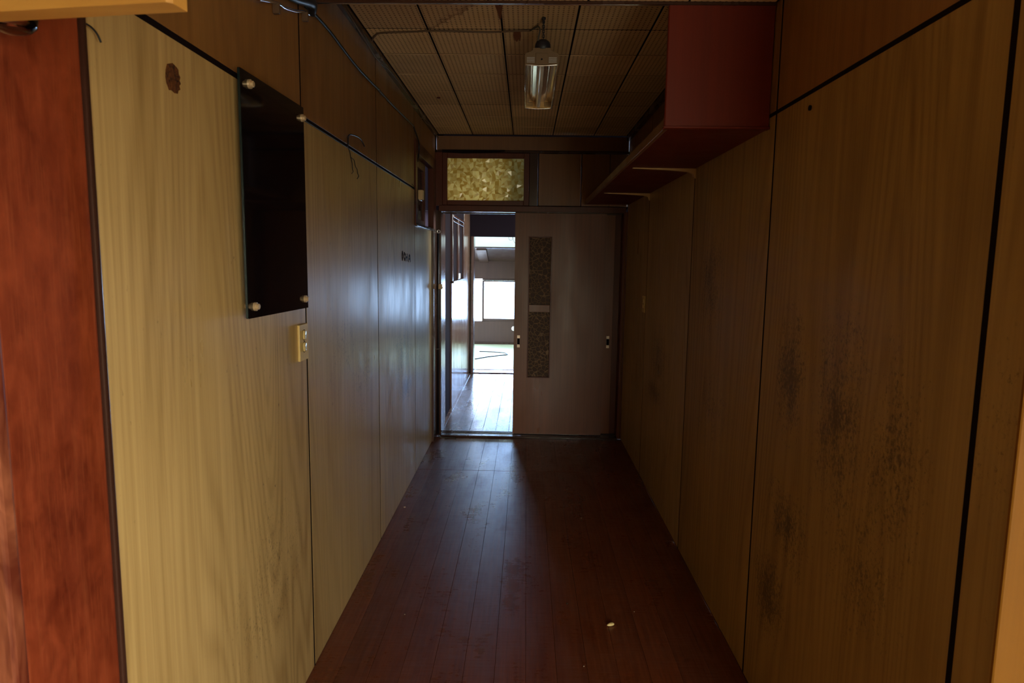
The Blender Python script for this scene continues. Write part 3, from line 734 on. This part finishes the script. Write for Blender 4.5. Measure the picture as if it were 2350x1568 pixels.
# ------------------------------------------------------------------ shelf with end panel and brackets
sh = thing(empty('wall_shelf'), 'red brown box ended shelf high on the dark panelled wall', 'shelf')
box('end_panel', .488, .862, 2.452, 2.472, 2.06, 2.60, 'shelf', sh, .003)
box('shelf_board', .505, .864, 2.472, 5.72, 2.060, 2.080, 'shelf', sh, .002)
box('edge_strip', .488, .505, 2.473, 5.72, 2.058, 2.095, 'back_wood', sh, .002)
box('end_lip', .484, .864, 2.446, 2.476, 2.057, 2.066, 'shelf', sh, .002)
for yb in (3.492, 4.76):
    br = prism('bracket', [(.864, yb - .012, 2.0595), (.54, yb - .012, 2.0595), (.54, yb - .012, 2.057), (.70, yb - .012, 2.051), (.82, yb - .012, 2.043), (.848, yb - .012, 2.034), (.856, yb - .012, 2.018), (.856, yb - .012, 2.010), (.864, yb - .012, 2.010)], (0, .024, 0), 'brass', sh)

# ------------------------------------------------------------------ hanging lamp
LX, LY, LY2 = .052, 3.03, 3.86
la = thing(empty('hanging_lamp'), 'bronze trough lamp with one bare tube hanging on chains below the ceiling tiles', 'lamp')
for k_, yh in enumerate((LY, LY2 - .08)):
    lathe('ceiling_hook', [(.0, 2.640), (.009, 2.640), (.009, 2.632), (.004, 2.630), (.004, 2.618), (.0, 2.618)], (LX + .006, yh + .012, 0), 'lamp_cap', la, 'Z', 12)
    bm = bmesh.new()
    zc = 2.622
    for k in range(8 if k_ == 0 else 12):
        pts = []
        for t in range(13):
            a = t / 12 * 2 * math.pi
            u = .0045 * math.cos(a); w = .0085 * math.sin(a)
            pts.append((LX + .006 + (u if k % 2 == 0 else 0), yh + .012 + (0 if k % 2 == 0 else u), zc - .010 * k + w))
        add_tube(bm, pts, .0017, 6, 1)
    link('chain', mesh_of('chain', bm, True), 'lamp_cap', la)
lathe('cap', [(.0, 2.553), (.016, 2.551), (.028, 2.544), (.034, 2.533), (.0355, 2.520), (.0355, 2.506), (.030, 2.502), (.0, 2.502)], (LX + .004, LY + .03, 0), 'lamp_cap', la)
HWN = .0735
SEC = [(-HWN, 2.438), (-HWN - .001, 2.478), (-.068, 2.487), (-.052, 2.491), (-.041, 2.497), (-.037, 2.508), (.037, 2.508), (.041, 2.497), (.052, 2.491), (.068, 2.487), (HWN + .001, 2.478), (HWN, 2.438)]
ISEC = [(HWN - .003, 2.439), (.066, 2.463), (.040, 2.480), (.036, 2.472), (.020, 2.470), (-.020, 2.470), (-.036, 2.472), (-.040, 2.480), (-.066, 2.463), (-HWN + .003, 2.439)]
# outer trough, folded in one sheet, open below
bm = bmesh.new(); A = [[bm.verts.new((LX + x, y, z)) for (x, z) in SEC] for y in (LY, LY2)]
for k in range(len(SEC) - 1): bm.faces.new((A[0][k], A[0][k + 1], A[1][k + 1], A[1][k]))
link('housing', mesh_of('housing', bm), 'lamp_body', la)
bm = bmesh.new(); A = [[bm.verts.new((LX + x, y, z)) for (x, z) in ISEC] for y in (LY + .004, LY2 - .004)]
for k in range(len(ISEC) - 1): bm.faces.new((A[0][k], A[0][k + 1], A[1][k + 1], A[1][k]))
link('reflector', mesh_of('reflector', bm), 'reflector', la)
def end_plate(y0, y1, mat, slot, front):
    low = [(.05, 2.4355), (.025, 2.434), (0, 2.4335), (-.025, 2.434), (-.05, 2.4355)]
    p = prism('end_plate', [(LX + x, y0, z) for (x, z) in SEC] + [(LX + x, y0, z) for (x, z) in low], (0, y1 - y0, 0), mat, la)
    yf = y0 - .002 if front else y0 - .0015
    for sgn in (-1, 1):
        for q in range(4):
            zq = 2.4465 + q * .0062
            xa, xb = sorted((LX + sgn * .031, LX + sgn * .066))
            box('louvre', xa, xb, yf, y0 + .001, zq, zq + .0026, slot, p, .0005)
    box('centre_plate', LX - .027, LX + .027, y0 - .0035, y0 + .001, 2.4385, 2.486, mat, p, .0015)
    if front: lathe('screw', [(.0, -.0065), (.004, -.0065), (.004, 0), (.0, 0)], (LX, y0, 2.459), 'lamp_cap', p, 'Y', 10)
    add = bmesh.new(); add_tube(add, [(LX - HWN, y0, 2.437), (LX - .037, y0 - .001, 2.4338), (LX, y0 - .001, 2.4325), (LX + .037, y0 - .001, 2.4338), (LX + HWN, y0, 2.437)], .0021, 8, 4)
    link('lip', mesh_of('lip', add, True), 'chrome', p)
end_plate(LY - .003, LY + .001, 'lamp_body', 'louvre', True)
end_plate(LY2 - .001, LY2 + .003, 'lamp_amber', 'lamp_cap', False)
for sgn in (-1, 1):
    tube('edge_bead', [(LX + sgn * HWN, LY, 2.4375), (LX + sgn * HWN, LY2, 2.4375)], .0032, 'chrome', la, 8, 1)
lathe('fluorescent_tube', [(.0, LY + .012), (.0135, LY + .012), (.0145, LY + .02), (.0145, LY2 - .022), (.0135, LY2 - .014), (.0, LY2 - .014)], (LX - .002, 0, 2.450), 'tube', la, 'Y')
for yy in (LY + .006, LY2 - .012): box('socket', LX - .016, LX + .013, yy - .006, yy + .008, 2.436, 2.474, 'lamp_amber', la, .002)
tube('starter_wire', [(LX + .029, LY + .01, 2.452), (LX + .0295, LY + .12, 2.450)], .0014, 'lamp_cap', la, 6, 1)
tube('flex', [(.000, 3.19, 2.634), (.022, 3.14, 2.630), (.036, 3.09, 2.618), (.042, 3.05, 2.590), (.036, 3.035, 2.552), (.036, 3.032, 2.540)], .0038, 'grey_cable', la)

# ------------------------------------------------------------------ cables
thing(tube('cable', [(-.765, 3.31, 2.622), (-.74, 3.27, 2.633), (-.70, 3.235, 2.634), (-.55, 3.215, 2.634), (-.43, 3.20, 2.634), (-.2, 3.215, 2.634), (-.1, 3.20, 2.634), (-.0, 3.19, 2.634)], .0045, 'brown_cable'), 'brown cable pinned across the ceiling tiles to the hanging lamp', 'cable')
thing(tube('cable', [(-.792, 2.42, 2.455), (-.789, 2.53, 2.462), (-.788, 2.70, 2.462), (-.789, 2.876, 2.454), (-.790, 3.10, 2.447), (-.79, 3.34, 2.45), (-.791, 3.563, 2.459)], .0058, 'black_cable'), 'black cable drooping along the upper panels from the ceiling edge', 'cable')
thing(tube('cable', [(-.7935, 3.563, 2.459), (-.792, 3.9, 2.462), (-.792, 4.3, 2.475), (-.792, 4.68, 2.487)], lambda t: .0065 - .003 * t, 'grey_cable'), 'pale grey length of cable continuing behind the black one', 'cable')
thing(tube('cable', [(-.794, 4.66, 2.48), (-.79, 4.74, 2.45), (-.786, 4.83, 2.40), (-.79, 4.84, 2.33), (-.792, 4.80, 2.27)], .005, 'black_cable'), 'black cable end curling down above the high wall opening', 'cable')
thing(tube('cable', [(-.768, 2.80, 2.606), (-.768, 3.1, 2.590), (-.770, 3.39, 2.575), (-.768, 3.7, 2.598), (-.768, 4.07, 2.612), (-.768, 4.4, 2.606), (-.768, 4.67, 2.618), (-.77, 5.0, 2.590), (-.768, 5.3, 2.605), (-.768, 5.74, 2.604)], .0042, 'brown_cable'), 'thin brown cable tacked along the cornice above the panels', 'cable')
sw_ = thing(tube('cable', [(-.785, 1.98, 2.316), (-.788, 2.10, 2.352), (-.786, 2.156, 2.366), (-.788, 2.20, 2.372), (-.790, 2.30, 2.398), (-.788, 2.36, 2.418), (-.786, 2.406, 2.430), (-.786, 2.44, 2.436)], .0048, 'metal'), 'shiny bare cable sagging from clips below the lower ceiling', 'cable')
for (yc, zc) in ((2.13, 2.350), (2.402, 2.421)): box('clip', XL, -.778, yc - .006, yc + .006, zc - .022, zc + .010, 'brown_cable', sw_, .002)
thing(tube('cable', [(-.785, 2.14, 2.40), (-.775, 2.25, 2.425), (-.772, 2.34, 2.452), (-.772, 2.41, 2.468), (-.775, 2.445, 2.455), (-.782, 2.46, 2.44)], lambda t: .011 + .012 * math.sin(math.pi * min(1, t * 1.1)), 'black_cable'), 'thick black taped splice in the cable under the lower ceiling', 'cable')
thing(tube('cable', [(-.8, 2.36, 2.0635), (-.7995, 2.9, 2.0630), (-.800, 3.5, 2.0635), (-.7995, 4.1, 2.0630), (-.800, 4.70, 2.0635)], .0019, 'grey_cable'), 'grey wire tucked along the joint between lower and upper panels', 'cable')
wb_ = lambda: random.uniform(-.002, .002)
thing(tube('loose_wire', [(-.795, 2.96, 2.069), (-.788, 2.935, 2.085), (-.783, 2.92, 2.102), (-.782, 2.95, 2.116), (-.782, 3.03, 2.126), (-.783, 3.11, 2.131), (-.785, 3.17, 2.125), (-.786, 3.22, 2.110)], .0028, 'black_cable'), 'bent black wire stub poking from the panel joint', 'wire')
thing(tube('loose_wire', [(-.795, 2.95, 2.066), (-.789, 2.96, 2.045), (-.790, 2.985, 2.020), (-.79, 3.005, 1.998), (-.79, 3.01, 1.975), (-.79, 3.02, 1.966), (-.79, 2.995, 1.955)], .0018, 'black_cable'), 'thin crooked black wire hanging below the panel joint, nearer one', 'wire')
thing(tube('loose_wire', [(-.789, 2.985, 2.022), (-.788, 3.03, 2.018), (-.788, 3.05, 1.995), (-.788, 3.08, 1.985), (-.788, 3.09, 1.968), (-.788, 3.11, 1.958), (-.788, 3.08, 1.942)], .0018, 'black_cable'), 'thin zigzag black wire branching off below the panel joint, farther one', 'wire')
thing(tube('loose_wire', [(-.80, 1.206, 1.990), (-.793, 1.222, 1.988), (-.790, 1.238, 1.980), (-.789, 1.248, 1.967)], .0018, 'black_cable'), 'black wire pair sticking out beside the red post', 'wire')
thing(tube('loose_wire', [(-.80, 4.60, 2.09), (-.79, 4.66, 2.07), (-.788, 4.665, 2.03), (-.79, 4.66, 1.99), (-.79, 4.69, 1.965)], .0024, 'black_cable'), 'loose black wire looping down beside the cream bell box', 'wire')
# conduit rod with ring near the door
cr = thing(tube('conduit', [(-.770, 5.735, .02), (-.770, 5.735, 1.2), (-.770, 5.735, 1.80)], .008, 'black_cable', None, 10, 1), 'slim black conduit with a ring top in the corner by the door', 'pipe')
bmr = bmesh.new(); add_tube(bmr, [(-.765 + .013 * math.cos(a), 5.725, 1.815 + .013 * math.sin(a)) for a in [t * math.pi / 6 for t in range(13)]], .0045, 8, 1)
link('ring', mesh_of('ring', bmr, True), 'metal', cr)
multi('clip', [(-.80, -.76, 5.727, 5.743, .785, .795)], 'grey_cable', cr, .001)
sb = thing(box('switch_box', -.775, -.735, 5.728, 5.748, 1.318, 1.362, 'ivory', bev=.003, seg=2), 'tiny cream switch box on the edge of the door jamb', 'switch')
box('toggle', -.738, -.728, 5.732, 5.742, 1.325, 1.338, 'white', sb, .002)
thing(tube('loose_wire', [(-.76, 5.690, .020), (-.734, 5.680, .0045), (-.66, 5.668, .004), (-.61, 5.662, .004), (-.598, 5.64, .004)], .0042, 'grey_cable'), 'grey wire end lying on the floor before the doorway', 'wire')

# ------------------------------------------------------------------ near boards at the frame edge
nb = thing(empty('shelf_plank'), 'light orange brown plank end overhead beside the red post', 'plank')
bm = bmesh.new()
a = Vector((-.796, .9155)); b = Vector((-.456, .866)); d = (b - a).normalized(); n_ = Vector((-d.y, d.x))
out = [a, b - d * .006, b + n_ * .006, b + n_ * .034, a + n_ * .034]
V0 = [bm.verts.new((p.x, p.y, 1.898)) for p in out]; V1 = [bm.verts.new((p.x, p.y, 2.15)) for p in out]
bm.faces.new(V0); bm.faces.new(V1[::-1])
for i in range(5): bm.faces.new((V0[i], V1[i], V1[(i + 1) % 5], V0[(i + 1) % 5]))
link('board', mesh_of('board', bm), 'tan', nb)
gs = thing(lathe('glass_dome', [(.0, 1.872), (.012, 1.8725), (.022, 1.876), (.030, 1.884), (.033, 1.898), (.030, 1.898), (.027, 1.887), (.020, 1.880), (.0, 1.877)], (-.742, .972, .020), 'pane'), 'small clear glass dome under the orange brown plank', 'glass')

# ------------------------------------------------------------------ small things on the floor and ceiling
bm = bmesh.new()
bmesh.ops.create_uvsphere(bm, u_segments=18, v_segments=12, radius=1.0)
for v in bm.verts:
    t = v.co.x
    k = .72 + .28 * t if t < 0 else .72 + .28 * min(1, t * 1.2)
    v.co = Vector((t * .0185, v.co.y * .0115 * (.55 + .45 * (t + 1) / 2 * 1.15), v.co.z * .0075 * (.6 + .4 * (t + 1) / 2)))
pb = link('pebble', mesh_of('pebble', bm, True), 'pebble')
pb.location = (.391, 2.699, .0070); pb.rotation_euler = (0, 0, math.radians(28))
thing(pb, 'small cream teardrop pebble lying on the dark floor', 'pebble')
def crumb(x, y, s, mat, label, group=None):
    bm = bmesh.new(); bmesh.ops.create_icosphere(bm, subdivisions=1, radius=s)
    for v in bm.verts: v.co = Vector((v.co.x * random.uniform(.7, 1.4), v.co.y * random.uniform(.7, 1.4), v.co.z * random.uniform(.4, .7)))
    zmin = min(v.co.z for v in bm.verts)
    o = link('crumb', mesh_of('crumb', bm), mat); o.location = (x, y, -zmin - .0005)
    thing(o, label, 'crumb', group); return o
crumb(.212, 2.873, .006, 'crumb_dark', 'dark crumb on the planks a little beyond the cream pebble')
crumb(-.755, 4.016, .007, 'crumb', 'pale crumb on the floor against the pale panelled wall')
crumb(.363, 3.9, .004, 'crumb', 'pale sliver of debris on the dark floor before the sliding door')
crumb(.513, 2.818, .003, 'crumb', 'tiny pale speck on the floor just past the cream pebble')
crumb(.25, 2.405, .003, 'crumb', 'tiny pale speck on the floor nearest the camera')
crumb(-.52, 2.75, .003, 'crumb', 'tiny pale speck on the floor near the foot of the pale panels')
flp = prism('torn_flap', [(-.078, 3.205, 2.636), (-.046, 3.205, 2.636), (-.044, 3.26, 2.630), (-.048, 3.31, 2.624), (-.056, 3.29, 2.626), (-.064, 3.315, 2.622), (-.074, 3.29, 2.627), (-.080, 3.25, 2.632)], (0, 0, .0015), 'flap')
thing(flp, 'torn brown paper flap hanging from the ceiling near the lamp', 'paper')
flp2 = prism('torn_flap', [(-.150, 2.90, 2.637), (-.118, 2.90, 2.637), (-.124, 2.96, 2.632), (-.128, 3.02, 2.628), (-.136, 3.03, 2.627), (-.140, 2.97, 2.631)], (0, 0, .0015), 'flap')
thing(flp2, 'narrow torn brown strip peeling at the tile joint by the ceiling edge', 'paper')
thing(lathe('ceiling_spot', [(.0, 2.640), (.012, 2.640), (.012, 2.634), (.0, 2.633)], (-.60, 4.49, 0), 'redwood', None, 'Z', 12), 'small dark plug in a ceiling tile past the lamp', 'plug')
thing(lathe('wall_plug', [(.0, -.004), (.008, -.004), (.008, .002), (.0, .002)], (XR, 2.11, 2.056), 'dark', None, 'X', 12), 'small dark plug in the brown panel beside the shelf end', 'plug')
bpy.data.objects['wall_plug'].location.x = -.001
